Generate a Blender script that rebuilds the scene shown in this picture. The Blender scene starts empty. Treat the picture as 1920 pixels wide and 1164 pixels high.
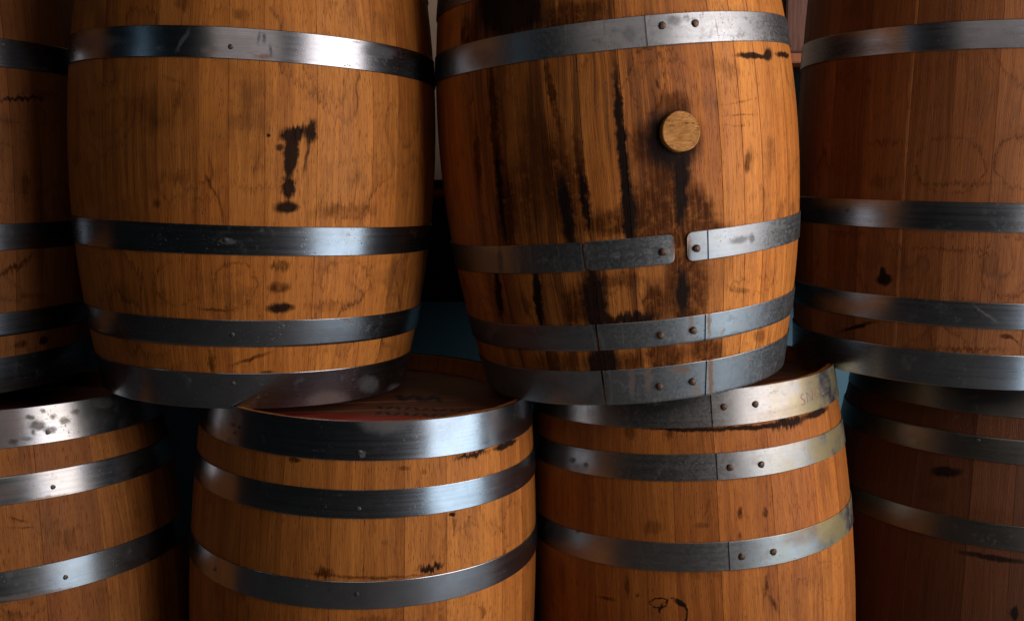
import bpy, math, random
from mathutils import Vector, Matrix

# ---------------------------------------------------------------- camera, world, lights, exposure
scene = bpy.context.scene
col = scene.collection
R = math.radians
scene.view_settings.view_transform = 'Standard'
scene.view_settings.look = 'None'
scene.view_settings.exposure = 0.0
scene.view_settings.gamma = 1.0
scene.cycles.use_denoising = True
scene.cycles.max_bounces = 8
scene.cycles.glossy_bounces = 5

CAM_H = 1.247
cam_data = bpy.data.cameras.new('camera')
cam_data.sensor_width = 36.0
cam_data.lens = 1822.9 / 1920 * 36.0
cam_data.clip_end = 100
cam_data.dof.use_dof = True
cam_data.dof.focus_distance = 1.62
cam_data.dof.aperture_fstop = 9.0
cam = bpy.data.objects.new('camera', cam_data)
cam.location = (0, 0, CAM_H)
cam.rotation_euler = (R(90) - 0.11399, 0, 0)
col.objects.link(cam)
scene.camera = cam

world = bpy.data.worlds.new('World')
scene.world = world
world.use_nodes = True
bg = world.node_tree.nodes['Background']
bg.inputs['Color'].default_value = (0.16, 0.42, 0.50, 1)
bg.inputs['Strength'].default_value = 0.009


def rect_light(name, az, elev, dist, w, h, power, color, target=(0.0, 1.75, 1.05)):
    """A rectangular lamp, for the windows of the room and the added front fill. az is measured
    from the direction barrels -> camera, positive to the right."""
    l = bpy.data.lights.new(name, 'AREA')
    l.shape = 'RECTANGLE'
    l.size = w
    l.size_y = h
    l.energy = power
    l.color = color
    o = bpy.data.objects.new(name, l)
    t = Vector(target)
    d = Vector((math.sin(R(az)) * math.cos(R(elev)), -math.cos(R(az)) * math.cos(R(elev)), math.sin(R(elev))))
    o.location = t + d * dist
    o.rotation_euler = d.to_track_quat('Z', 'Y').to_euler()
    o['kind'] = 'helper'
    col.objects.link(o)
    return o


rect_light('window_light_right', 61, 14, 2.7, 2.3, 1.9, 84, (1.0, 0.88, 0.84))
rect_light('window_light_low', 62, -15, 2.7, 1.9, 0.62, 13, (0.66, 0.86, 1.0))
rect_light('fill_light_front', 0, 26, 3.4, 2.2, 0.9, 7.0, (1.0, 0.82, 0.74))  # added soft fill, stands in for light bounced off the room
rect_light('window_light_left', -60, 14, 3.2, 0.3, 0.6, 0.6, (0.50, 0.78, 1.0))

# ---------------------------------------------------------------- measured barrels
BARRELS = {
 '1': dict(loc=(-1.1472,1.8825,1.3460), tilt=(0.0139,-0.0287), rb=0.3298, rh=0.2908, up=1, hoops=dict(a0=0.1340, a1=0.1823, b0=0.1331, b1=0.1788, c0=0.2898, c1=0.3322, d0=0.3709, d1=0.4369)),
 '2': dict(loc=(-0.4781,1.8648,1.3403), tilt=(0.0354,-0.0117), rb=0.3318, rh=0.2795, up=1, hoops=dict(a0=0.1271, a1=0.1752, b0=0.1296, b1=0.1765, c0=0.2830, c1=0.3278, d0=0.3734, d1=0.4355)),
 '3': dict(loc=(0.1985,1.8769,1.3328), tilt=(-0.0961,-0.0348), rb=0.3346, rh=0.2778, up=1, hoops=dict(a0=0.1585, a1=0.2060, b0=0.1349, b1=0.1823, c0=0.2735, c1=0.3183, d0=0.3543, d1=0.4168)),
 '4': dict(loc=(0.9082,1.9730,1.3666), tilt=(0.0127,-0.0291), rb=0.3249, rh=0.3075, up=1, hoops=dict(a0=0.1378, a1=0.1842, b0=0.1181, b1=0.1676, c0=0.2904, c1=0.3356, d0=0.3821, d1=0.4439)),
 'A': dict(loc=(-0.9681,1.8064,0.4498), tilt=(-0.0274,0.0442), rb=0.3277, rh=0.2790, up=0, hoops=dict(d1=0.4370, d0=0.3745, c1=0.3295, c0=0.2837, b1=0.1773, b0=0.1279, a0=0.1279, a1=0.1773)),
 'C': dict(loc=(-0.2857,1.8304,0.4680), tilt=(0.0380,-0.0245), rb=0.3300, rh=0.3020, up=0, hoops=dict(d1=0.4371, d0=0.3744, c1=0.3274, c0=0.2816, b1=0.1789, b0=0.1332, a0=0.1332, a1=0.1789)),
 'D': dict(loc=(0.3715,1.9628,0.4738), tilt=(-0.0623,0.0114), rb=0.3280, rh=0.2969, up=0, hoops=dict(d1=0.4403, d0=0.3768, c1=0.3306, c0=0.2843, b1=0.1756, b0=0.1247, a0=0.1247, a1=0.1756)),
 'E': dict(loc=(1.0315,2.0560,0.4681), tilt=(0.0211,-0.0003), rb=0.3306, rh=0.2850, up=0, hoops=dict(d1=0.4369, d0=0.3733, c1=0.3332, c0=0.2882, b1=0.1744, b0=0.1284, a0=0.1284, a1=0.1744)),
}
HALF = 0.4391
STAINS = {
 '2': [(0.1347,0.0166,0.0227,0.0132,-2.927,0.93,'K','f',0), (0.1635,0.0224,0.0186,0.0103,1.406,0.85,'K','f',0), (0.1316,-0.011,0.0285,0.0116,1.501,0.95,'K','f',0), (0.1284,-0.0338,0.0142,0.0075,1.568,0.97,'K','w',0), (0.128,-0.0657,0.0211,0.0117,1.539,0.88,'K','f',0), (0.1553,-0.0225,0.0322,0.003,1.37,0.7,'K','w',0), (0.1259,-0.0987,0.0194,0.0093,-3.113,0.93,'K','w',0), (0.1134,-0.0052,0.0066,0.0058,-2.949,0.75,'K','w',0), (0.1173,-0.1933,0.0208,0.0087,-3.14,0.65,'N','f',0), (0.1163,-0.2292,0.0211,0.0097,3.133,0.75,'N','w',0), (0.1188,-0.2621,0.0242,0.0089,-3.089,0.93,'K','w',0), (0.0089,-0.2668,0.0269,0.0027,3.121,0.8,'N','w',0), (0.0704,-0.3477,0.0355,0.0032,-2.836,0.85,'N','w',0), (-0.0007,-0.3543,0.0221,0.0087,1.483,0.75,'N','f',0), (0.097,-0.3721,0.0116,0.0037,3.117,0.8,'N','w',0), (0.2275,-0.1037,0.0624,0.0141,-3.087,0.55,'N','f',0), (-0.082,-0.099,0.0079,0.0073,-2.435,0.7,'N','w',0), (-0.0401,0.2096,0.0131,0.0124,1.917,0.6,'N','f',0), (0.0103,-0.0698,0.0195,0.0025,2.054,0.7,'N','w',0), (0.0239,-0.1026,0.0216,0.0025,1.66,0.65,'N','w',0), (-0.0429,0.0631,0.0196,0.0052,1.429,0.5,'N','f',0), (-0.053,0.0922,0.0211,0.0033,2.838,0.4,'N','w',0), (-0.1269,0.0008,0.0917,0.085,1.363,0.28,'N','w',0), (-0.0724,0.051,0.0551,0.0327,-3.119,0.3,'N','f',0), (-0.0377,-0.059,0.0227,0.0099,-3.094,0.45,'N','f',0), (0.0566,0.1954,0.0164,0.0081,-3.06,0.5,'N','f',0), (0.0778,-0.0093,0.0198,0.0129,1.543,0.35,'N','f',0), (0.0436,-0.2256,0.0367,0.0342,1.273,0.6,'N','f',1), (-0.0519,-0.2246,0.0444,0.0358,-2.845,0.5,'N','f',1), (0.2358,-0.2227,0.0502,0.036,2.962,0.45,'N','f',1), (0.3353,-0.2181,0.0539,0.0316,2.949,0.4,'N','f',1), (0.208,-0.2626,0.062,0.0091,3.096,0.3,'N','w',0), (0.178,-0.0215,0.1017,0.0027,1.586,0.3,'N','w',0), (-0.038,-0.0715,0.0385,0.0248,-3.063,0.45,'N','f',1), (0.1018,0.0537,0.0216,0.0024,1.402,0.3,'N','w',0), (0.0978,0.0139,0.0029,0.0028,0.997,0.9,'K','w',0), (-0.1132,-0.2857,0.0386,0.0036,-3.106,0.6,'N','w',0), (0.3603,-0.2582,0.0279,0.0194,2.617,0.35,'N','f',1), (-0.1567,-0.2578,0.0921,0.0266,-3.037,0.3,'N','w',0)],
 '3': [(-0.2407,0.0436,0.1214,0.0117,1.582,0.96,'N','f',0), (0.0571,-0.1631,0.0347,0.0272,1.643,0.6,'N','w',0), (-0.2367,-0.0801,0.0623,0.0199,1.51,0.92,'N','f',0), (-0.2905,0.0122,0.0624,0.0101,1.504,0.75,'N','f',0), (-0.1291,0.0996,0.0627,0.007,1.721,0.9,'N','f',0), (-0.1256,-0.0521,0.1019,0.0284,1.633,0.85,'N','f',0), (-0.1229,-0.0866,0.0684,0.0107,1.627,0.9,'K','f',0), (-0.0917,-0.0634,0.0592,0.0043,1.637,0.9,'K','f',0), (-0.2428,-0.0441,0.0795,0.0059,1.535,0.85,'K','f',0), (-0.0919,-0.038,0.0883,0.0085,1.64,0.96,'N','f',0), (-0.1708,0.0029,0.1275,0.0307,1.548,0.62,'N','f',0), (-0.2094,-0.0636,0.0789,0.032,1.503,0.5,'N','f',0), (-0.0261,0.0017,0.1364,0.0074,1.58,0.98,'K','f',0), (-0.0227,-0.095,0.0507,0.0134,1.549,0.9,'K','f',0), (-0.0491,-0.1097,0.0505,0.0238,3.053,0.8,'N','f',0), (-0.2061,0.2481,0.0833,0.0512,2.888,0.96,'K','f',0), (-0.0913,0.2145,0.0603,0.0282,-3.065,0.9,'N','f',0), (-0.3628,0.2257,0.072,0.0142,2.984,0.7,'N','f',0), (-0.0385,0.2286,0.0326,0.0255,1.536,0.5,'N','f',0), (-0.2966,0.2156,0.063,0.0342,2.922,0.7,'N','f',0), (0.0542,0.0131,0.0484,0.0461,2.897,0.97,'K','w',0), (0.0635,0.0635,0.0296,0.0246,3.069,0.75,'N','f',0), (0.0228,0.0135,0.0371,0.0334,1.575,0.75,'N','w',0), (0.0481,-0.0766,0.0798,0.0365,1.522,0.94,'N','f',0), (0.0622,-0.0612,0.067,0.0124,1.512,0.9,'K','f',0), (0.0911,-0.1194,0.0513,0.032,1.575,0.94,'N','f',0), (0.0144,-0.1071,0.0426,0.0406,1.897,0.85,'N','f',0), (-0.0066,-0.046,0.0666,0.0282,1.503,0.5,'N','f',0), (0.0568,-0.1286,0.0807,0.017,3.032,0.9,'N','f',0), (0.0672,-0.2301,0.0624,0.0419,1.633,0.96,'N','f',0), (0.0576,-0.2334,0.0444,0.0132,1.555,0.85,'K','f',0), (-0.0912,-0.2293,0.0627,0.0219,1.556,0.95,'K','f',0), (-0.0358,-0.2674,0.0546,0.0109,3.116,0.9,'K','f',0), (0.0065,-0.2458,0.0357,0.0217,1.544,0.85,'N','f',0), (-0.1256,-0.2414,0.0368,0.0246,1.345,0.9,'N','f',0), (-0.0482,-0.201,0.0437,0.0141,3.064,0.7,'N','f',0), (-0.2862,-0.2185,0.0532,0.0104,1.41,0.85,'K','f',0), (-0.1963,-0.2263,0.0554,0.0098,1.491,0.9,'K','f',0), (-0.3463,-0.2167,0.046,0.0102,1.315,0.7,'K','f',0), (-0.2247,-0.2358,0.0271,0.0087,1.789,0.6,'N','f',0), (-0.0913,-0.3452,0.0386,0.0333,1.224,0.93,'K','f',0), (0.0214,-0.3371,0.0395,0.026,2.981,0.92,'N','f',0), (0.1036,-0.3352,0.0386,0.0256,2.849,0.9,'N','f',0), (-0.1854,-0.34,0.0579,0.0194,-3.083,0.75,'N','f',0), (-0.0421,-0.343,0.0232,0.0207,-3.132,0.8,'N','f',0), (0.1587,-0.2923,0.0405,0.0077,-3.12,0.8,'K','f',0), (0.223,0.1349,0.0418,0.0052,3.107,0.95,'K','w',0), (0.2671,0.1368,0.015,0.0101,-2.866,0.95,'K','w',0), (0.3363,0.1387,0.0419,0.0056,-3.135,0.93,'K','w',0), (0.0368,0.1011,0.0082,0.0025,1.933,0.9,'N','w',0), (0.189,-0.0348,0.0172,0.0061,1.402,0.85,'N','w',0), (0.1967,-0.0311,0.0258,0.0113,1.506,0.4,'N','f',0), (0.1813,0.0417,0.0304,0.0017,3.123,0.65,'N','w',0), (0.1862,0.0635,0.0357,0.0017,-3.04,0.45,'N','w',0), (0.1739,0.0252,0.025,0.0017,3.052,0.4,'N','w',0), (0.1728,0.1106,0.0182,0.0117,-3.101,0.4,'N','f',0), (0.2488,-0.0261,0.035,0.0145,1.486,0.45,'N','f',0), (0.2817,-0.1269,0.0275,0.0184,1.709,0.4,'N','f',0), (0.0223,0.1081,0.0489,0.0284,1.481,0.6,'N','f',1), (0.0383,0.1435,0.0375,0.0114,3.061,0.6,'N','f',1), (0.1364,0.0245,0.0753,0.0142,1.482,0.25,'N','f',0), (0.2067,-0.24,0.0567,0.0129,3.066,0.6,'N','f',1), (0.1804,-0.2452,0.0261,0.0045,2.991,0.5,'N','w',0), (0.2347,-0.3329,0.0258,0.011,2.877,0.5,'N','w',0), (0.1272,-0.18,0.0529,0.0313,1.63,0.3,'N','f',0), (-0.2359,-0.0534,0.0209,0.0018,-3.009,0.8,'K','w',0), (-0.4221,-0.1572,0.2257,0.038,1.13,0.4,'N','f',0), (0.1423,0.1244,0.031,0.0117,3.111,0.35,'N','f',0), (0.1953,0.2031,0.0505,0.0119,-3.123,0.3,'N','f',0), (0.0057,0.0605,0.0574,0.028,1.67,0.45,'N','w',1), (-0.0082,-0.0125,0.0414,0.0214,1.503,0.35,'N','f',1)],
 '1': [(0.3579,0.0826,0.0528,0.0036,-2.982,0.9,'K','f',0), (0.3342,-0.2093,0.0428,0.006,-2.674,0.85,'N','f',0), (0.3564,-0.0641,0.0262,0.0073,1.522,0.6,'N','f',0), (0.3975,-0.352,0.0119,0.0073,3.021,0.9,'K','w',0), (0.3464,-0.3516,0.0156,0.0061,3.12,0.8,'N','w',0), (0.3335,0.023,0.0273,0.0216,-2.917,0.5,'N','f',1), (0.3181,-0.0869,0.0375,0.011,3.13,0.5,'N','f',1), (0.3666,-0.2653,0.0301,0.0058,3.032,0.5,'N','w',0)],
 '4': [(-0.2648,-0.2611,0.0155,0.0107,-3.022,0.93,'K','w',0), (-0.2686,-0.2477,0.0097,0.0062,1.598,0.9,'K','w',0), (-0.319,0.0927,0.0086,0.0055,1.771,0.5,'N','w',0), (-0.3219,-0.3561,0.0426,0.004,-2.784,0.9,'K','w',0), (-0.0473,-0.3485,0.013,0.0047,3.022,0.9,'N','w',0), (-0.0298,-0.3564,0.0098,0.0027,2.495,0.8,'N','w',0), (-0.283,-0.0848,0.027,0.0133,-3.14,0.4,'N','f',0), (-0.1645,-0.0556,0.0566,0.0469,3.01,0.65,'N','f',1), (-0.0538,-0.05,0.0433,0.0386,1.982,0.65,'N','f',1), (-0.0569,-0.2263,0.052,0.0453,1.882,0.6,'N','f',1), (-0.1889,-0.2135,0.0539,0.047,-3.11,0.45,'N','f',1), (-0.3611,-0.0468,0.0396,0.0292,3.045,0.4,'N','f',1), (-0.1543,-0.2004,0.0784,0.0028,3.132,0.6,'N','f',0), (-0.2773,-0.0168,0.0446,0.0037,3.129,0.5,'N','f',0), (-0.1236,-0.3757,0.0902,0.0038,-3.085,0.7,'N','f',0), (-0.3461,-0.1845,0.0509,0.004,-3.134,0.5,'N','f',0), (-0.1452,-0.0871,0.0593,0.0045,-3.125,0.5,'N','f',0)],
 'D': [(-0.044,0.3733,0.0892,0.0037,3.112,0.95,'K','w',0), (0.1609,0.3671,0.0402,0.0104,3.135,0.96,'K','f',0), (0.2493,0.3703,0.0497,0.007,-3.117,0.95,'K','w',0), (0.0788,0.3689,0.066,0.0046,3.111,0.93,'K','w',0), (-0.1566,0.3658,0.0151,0.0129,1.412,0.6,'N','f',0), (-0.0791,0.3674,0.0149,0.008,1.519,0.7,'N','f',0), (-0.0854,0.0474,0.0278,0.0241,1.222,0.9,'K','w',1), (-0.1112,0.0652,0.0155,0.0087,-3.01,0.9,'K','w',1), (-0.0723,0.0673,0.011,0.005,2.614,0.85,'K','w',0), (-0.2083,0.06,0.0201,0.0041,-3.097,0.7,'N','w',0), (-0.169,0.0883,0.0218,0.0052,1.518,0.7,'N','f',0), (-0.1481,0.0763,0.0043,0.0037,-2.412,0.8,'N','w',0), (0.0834,0.0859,0.0228,0.0043,1.401,0.75,'N','w',0), (0.0966,0.0546,0.0189,0.004,2.033,0.75,'N','w',0), (0.043,0.2222,0.0112,0.005,1.509,0.85,'N','w',0), (0.0925,0.2182,0.0094,0.0054,1.514,0.8,'N','w',0), (0.0404,0.183,0.0066,0.004,1.529,0.7,'N','w',0), (-0.1166,0.1996,0.0236,0.0133,-3.047,0.5,'N','f',0), (-0.0285,0.2053,0.0132,0.0056,3.112,0.5,'N','w',0), (-0.0176,0.2331,0.0244,0.0028,1.162,0.4,'N','w',0), (0.0562,0.2368,0.0613,0.0224,3.028,0.3,'N','f',1), (0.2461,0.0571,0.069,0.0334,2.594,0.35,'N','w',1), (0.1586,0.1103,0.0273,0.0236,2.342,0.35,'N','w',1), (-0.0466,0.1205,0.056,0.0076,3.133,0.35,'N','f',0)],
 'C': [(0.2384,0.3685,0.0381,0.0055,-3.104,0.85,'K','f',0), (0.3333,0.369,0.041,0.006,-3.133,0.96,'K','w',0), (-0.0815,0.3681,0.0118,0.0051,3.137,0.85,'N','w',0), (0.1058,0.3598,0.0111,0.0043,3.075,0.6,'N','w',0), (0.1416,0.3511,0.0078,0.0052,2.99,0.5,'N','w',0), (0.1939,0.2752,0.0075,0.0044,2.907,0.95,'K','w',0), (0.1979,0.2566,0.0108,0.0042,1.589,0.6,'N','f',0), (0.229,0.2655,0.0036,0.0026,2.743,0.8,'N','w',0), (0.1538,0.1918,0.0243,0.0065,-3.072,0.9,'K','f',0), (0.1703,0.1747,0.0201,0.0045,2.96,0.6,'N','w',0), (-0.0228,0.1906,0.0176,0.0088,-3.067,0.88,'N','f',0), (0.057,0.1848,0.0951,0.0026,3.105,0.7,'N','w',0), (0.2584,0.2113,0.0686,0.0358,2.817,0.5,'N','f',1), (0.3506,0.205,0.0598,0.0389,1.761,0.5,'N','f',1), (0.1802,0.2362,0.0627,0.003,1.567,0.4,'N','w',0), (0.2343,0.1287,0.0408,0.0048,3.077,-1,'N','w',0), (0.0909,0.2681,0.036,0.0294,2.933,0.3,'N','f',1), (0.2178,0.1001,0.0507,0.0181,2.85,0.5,'N','f',1), (0.0581,0.1154,0.0345,0.0072,3.092,0.5,'N','f',0), (0.2589,0.0934,0.0155,0.005,1.63,0.6,'N','w',0)],
 'E': [(-0.2345,0.2558,0.0304,0.0101,-2.998,0.9,'K','w',0), (-0.2511,0.2102,0.0352,0.0142,-2.908,0.5,'N','w',0), (-0.1396,0.1094,0.0626,0.0061,3.133,0.8,'K','w',0), (-0.0949,0.0087,0.0144,0.0072,1.618,0.93,'K','w',0), (-0.1539,0.1829,0.0553,0.0199,-2.969,0.4,'N','f',0)],
 'A': [(0.1821,0.2558,0.012,0.0025,2.733,0.7,'N','w',0), (0.1887,0.2434,0.0218,0.0017,2.973,0.6,'N','w',0), (0.176,0.1127,0.0323,0.0103,2.915,0.55,'N','f',1), (0.2553,0.2109,0.0222,0.0174,2.726,0.4,'N','f',0), (0.1595,0.1028,0.0239,0.0086,2.922,0.5,'N','f',0), (0.4056,0.2208,0.0172,0.0113,2.858,0.3,'N','w',0), (0.3429,0.1894,0.0557,0.0033,1.512,0.3,'N','w',0)],
 '3s': [(-0.0974,-0.2654,0.0364,0.0057,1.589,0.9,'K','w',0), (-0.088,-0.3811,0.0426,0.0082,1.542,0.85,'K','w',0), (-0.0995,-0.1577,0.0262,0.0044,1.532,0.9,'K','w',0), (-0.0918,-0.3121,0.0187,0.0077,1.499,0.8,'K','w',0), (0.1042,-0.2844,0.0311,0.0032,1.593,0.85,'N','w',0), (0.1118,-0.3838,0.0428,0.0053,1.642,0.9,'N','w',0), (0.0511,-0.3631,0.0188,0.0075,2.998,0.8,'N','w',0), (-0.0095,-0.3664,0.0324,0.0059,1.515,0.6,'N','w',0), (-0.0398,-0.3737,0.0288,0.005,1.484,0.6,'N','w',0), (-0.2813,-0.3881,0.1162,0.0228,-3.059,0.5,'K','w',0), (-0.1591,-0.3737,0.0454,0.0253,-3.017,0.45,'K','w',0), (-0.0005,0.1797,0.0114,0.0101,1.487,0.5,'K','w',0), (0.072,0.1943,0.0126,0.0074,3.113,0.45,'K','w',0), (0.0715,-0.2801,0.0236,0.005,1.572,0.6,'N','w',0), (0.1656,-0.1583,0.0205,0.0054,-3.119,0.6,'K','w',0), (0.1935,-0.1582,0.0081,0.0063,1.811,0.7,'K','w',0), (0.2547,-0.439,0.1003,0.0079,3.102,0.7,'N','w',0), (-0.2684,0.1767,0.0364,0.0142,-3.141,0.5,'N','w',0), (-0.2633,-0.1615,0.0224,0.0066,1.439,0.7,'K','w',0), (-0.2842,-0.1617,0.0209,0.0155,0.85,0.4,'N','w',0), (-0.2234,-0.3025,0.0499,0.0096,-3.093,0.45,'K','w',0), (0.0694,-0.1515,0.0224,0.0037,1.535,0.8,'N','w',0), (0.0428,-0.1615,0.0224,0.0036,1.526,0.7,'N','w',0), (0.0845,-0.4089,0.0139,0.009,1.757,0.5,'N','w',0)],
 'As': [(0.226,0.4054,0.0143,0.0079,3.024,0.95,'K','w',0), (0.2469,0.3948,0.0117,0.0053,-3.119,0.95,'K','w',0), (0.2135,0.42,0.0076,0.0044,3.034,0.9,'K','w',0), (0.2761,0.4071,0.0093,0.0054,3.03,0.85,'K','w',0), (0.2551,0.417,0.005,0.0036,3.05,0.9,'K','w',0), (0.2997,0.4186,0.0077,0.0036,3.031,0.85,'K','w',0), (0.1823,0.3833,0.0081,0.0052,3.007,0.85,'K','w',0), (0.2052,0.3859,0.0092,0.0035,3.018,0.7,'K','w',0), (0.3645,0.4257,0.021,0.0075,3.03,0.6,'K','w',0), (0.1725,0.4086,0.0379,0.0272,1.521,0.45,'N','w',0), (0.1634,0.3018,0.0251,0.012,3.097,0.4,'N','w',0), (0.2222,0.2842,0.0525,0.0035,3.128,0.7,'N','w',0), (0.1933,0.1311,0.0564,0.0035,3.075,0.7,'N','w',0), (0.2387,0.4278,0.0039,0.0027,3.049,0.9,'K','w',0), (0.2173,0.3949,0.0037,0.0035,2.956,0.9,'K','w',0)],
 'Cs': [(-0.2121,0.4205,0.0148,0.0105,-2.986,0.5,'N','w',0), (-0.2024,0.4062,0.0071,0.0044,-2.971,0.95,'K','w',0), (-0.2206,0.4075,0.0061,0.0035,-2.97,0.95,'K','w',0), (-0.2137,0.3936,0.0059,0.0035,-2.959,0.95,'K','w',0), (-0.2207,0.3799,0.0152,0.0061,-2.954,0.5,'N','w',0), (0.0712,0.4361,0.0371,0.0169,3.118,0.35,'N','w',0), (-0.2462,0.1556,0.0053,0.0027,-2.766,0.9,'K','w',0), (0.0356,0.3854,0.0045,0.0042,3.002,0.8,'K','w',0)],
 '2s': [(0.291,0.1609,0.0343,0.0088,-3.073,0.5,'K','w',0), (-0.0343,0.1535,0.0148,0.0026,1.046,0.6,'K','w',0), (0.0894,0.1618,0.0074,0.0025,1.563,0.8,'K','w',0), (0.0993,0.1437,0.0082,0.002,1.565,0.8,'K','w',0), (0.0895,0.134,0.013,0.0033,-3.068,0.8,'N','w',0), (0.0083,0.1385,0.0115,0.0065,-3.092,0.5,'N','w',0), (0.45,-0.4465,0.0482,0.0137,2.879,0.6,'N','w',0), (0.2228,-0.4313,0.0415,0.0178,3.044,0.5,'N','w',0), (0.0347,-0.1545,0.0117,0.0043,3.106,0.5,'K','w',0), (0.3203,-0.4111,0.0281,0.0134,2.862,0.4,'K','w',0), (0.0813,0.1612,0.0099,0.002,1.485,0.6,'K','w',0), (0.2428,-0.2875,0.0213,0.0018,2.806,0.6,'N','w',0), (-0.2317,0.1541,0.0711,0.0103,3.119,0.5,'N','w',0)],
 'Ds': [(-0.2865,0.305,0.0076,0.0049,-2.907,0.9,'K','w',0), (-0.2512,0.302,0.0054,0.0039,-2.887,0.9,'K','w',0), (-0.2647,0.2953,0.0195,0.0097,-2.962,0.4,'K','w',0), (-0.2722,0.1747,0.0058,0.0039,-2.757,0.9,'K','w',0), (0.1768,0.1647,0.0527,0.016,3.14,0.5,'N','w',0), (0.2234,0.1734,0.0478,0.0144,3.096,0.6,'N','w',0), (0.1672,0.3871,0.0825,0.0114,-3.118,0.3,'N','w',0), (0.014,0.4122,0.0082,0.0046,3.086,0.5,'N','w',0)],
 '4s': [(-0.3485,-0.14,0.0038,0.003,-3.125,0.8,'K','w',0), (-0.0843,-0.3112,0.0203,0.0018,2.563,0.5,'N','w',0), (-0.3121,0.151,0.0437,0.0094,3.131,0.4,'N','w',0)],
 'Es': [(-0.3872,0.2033,0.0445,0.0173,-2.971,0.4,'N','w',0), (-0.3135,0.3175,0.0362,0.0125,-3.093,0.5,'N','w',0)],
 '1s': [(0.4087,0.1384,0.0127,0.0028,-3.032,0.4,'K','w',0)],
}
ZTEAL, ZRED, ZCAB = 0.943, 1.258, 1.636
HX, HY = 0.13, -0.055
WY = 3.1

# hoops: a = bilge hoop on the upper half, b = bilge, c = quarter, d = head hoop (distances from the barrel's middle)

# ---------------------------------------------------------------- node helpers
class NT:
    def __init__(self, name):
        self.m = bpy.data.materials.new(name)
        self.m.use_nodes = True
        self.t = self.m.node_tree
        self.n = self.t.nodes
        self.bsdf = self.n['Principled BSDF']

    def node(self, typ, **kw):
        x = self.n.new(typ)
        for k, v in kw.items():
            setattr(x, k, v)
        return x

    def put(self, sock, v):
        if isinstance(v, bpy.types.NodeSocket):
            self.t.links.new(v, sock)
        elif v is not None:
            if isinstance(v, tuple) and len(v) == 3 and sock.type == 'RGBA':
                v = (*v, 1)
            sock.default_value = v

    def math(self, op, a, b=None, c=None, clamp=False):
        x = self.node('ShaderNodeMath', operation=op, use_clamp=clamp)
        self.put(x.inputs[0], a)
        self.put(x.inputs[1], b)
        self.put(x.inputs[2], c)
        return x.outputs[0]

    def vmath(self, op, a, b=None, scale=None):
        x = self.node('ShaderNodeVectorMath', operation=op)
        self.put(x.inputs[0], a)
        self.put(x.inputs[1], b)
        if scale is not None:
            self.put(x.inputs['Scale'], scale)
        return x.outputs['Value'] if op in ('LENGTH', 'DISTANCE') else x.outputs[0]

    def comb(self, x, y, z=0.0):
        c = self.node('ShaderNodeCombineXYZ')
        self.put(c.inputs[0], x)
        self.put(c.inputs[1], y)
        self.put(c.inputs[2], z)
        return c.outputs[0]

    def sep(self, v):
        s = self.node('ShaderNodeSeparateXYZ')
        self.put(s.inputs[0], v)
        return s.outputs

    def noise(self, vec, scale=1.0, detail=2.0, rough=0.5, dist=0.0):
        x = self.node('ShaderNodeTexNoise')
        self.put(x.inputs['Vector'], vec)
        x.inputs['Scale'].default_value = scale
        x.inputs['Detail'].default_value = detail
        x.inputs['Roughness'].default_value = rough
        x.inputs['Distortion'].default_value = dist
        return x.outputs[0]

    def rng(self, v, a, b, lo=0.0, hi=1.0, smooth=True):
        x = self.node('ShaderNodeMapRange')
        x.interpolation_type = 'SMOOTHSTEP' if smooth else 'LINEAR'
        self.put(x.inputs['Value'], v)
        x.inputs['From Min'].default_value = a
        x.inputs['From Max'].default_value = b
        self.put(x.inputs['To Min'], lo)
        self.put(x.inputs['To Max'], hi)
        return x.outputs[0]

    def mix(self, f, a, b, blend='MIX'):
        x = self.node('ShaderNodeMix', data_type='RGBA', blend_type=blend)
        self.put(x.inputs[0], f)
        self.put(x.inputs[6], a)
        self.put(x.inputs[7], b)
        return x.outputs[2]

    def attr(self, name):
        x = self.node('ShaderNodeAttribute', attribute_name=name)
        return x

    def mul_coords(self, v, sx, sy, ox=None, oy=None, oz=None):
        s = self.sep(v)
        X = self.math('MULTIPLY', s[0], sx)
        Y = self.math('MULTIPLY', s[1], sy)
        if ox is not None:
            X = self.math('ADD', X, ox)
        if oy is not None:
            Y = self.math('ADD', Y, oy)
        return self.comb(X, Y, oz if oz is not None else 0.0)

    def bump(self, h, strength, dist, normal=None):
        b = self.node('ShaderNodeBump')
        b.inputs['Strength'].default_value = strength
        b.inputs['Distance'].default_value = dist
        self.put(b.inputs['Height'], h)
        if normal is not None:
            self.put(b.inputs['Normal'], normal)
        return b.outputs[0]


def ellipse_mask(g, coord, s):
    """soft mask of one stain: s = (u, v, su, sv, angle, strength, colour, coord kind, ring)"""
    u, v, su, sv, ang, st, _, _, ring = s
    mp = g.node('ShaderNodeMapping', vector_type='TEXTURE')
    g.put(mp.inputs[0], coord)
    mp.inputs['Location'].default_value = (u, v, 0)
    mp.inputs['Rotation'].default_value = (0, 0, ang)
    mp.inputs['Scale'].default_value = (max(su, 0.0016), max(sv, 0.0016), 1)
    d = g.vmath('LENGTH', mp.outputs[0])
    if ring:
        band = g.math('ABSOLUTE', g.math('SUBTRACT', d, 1.0))
        w = 0.0042 / math.sqrt(su * sv)
        line = g.rng(band, w, 0.0, 0.0, st)
        if s[6] == 'N':
            # dried water: a dark rim with a fainter stain outside it
            halo = g.math('MULTIPLY', g.rng(d, 1.35, 1.0, 0.0, st * 0.45), g.math('GREATER_THAN', d, 1.0))
            line = g.math('MAXIMUM', line, halo)
        return g.math('MULTIPLY', line, g.ringbreak) if getattr(g, 'ringbreak', None) is not None else line
    soft = 0.5 if min(su, sv) > 0.004 else 0.8
    return g.rng(d, 1.0 + soft, 1.0 - soft, 0.0, st)


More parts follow.
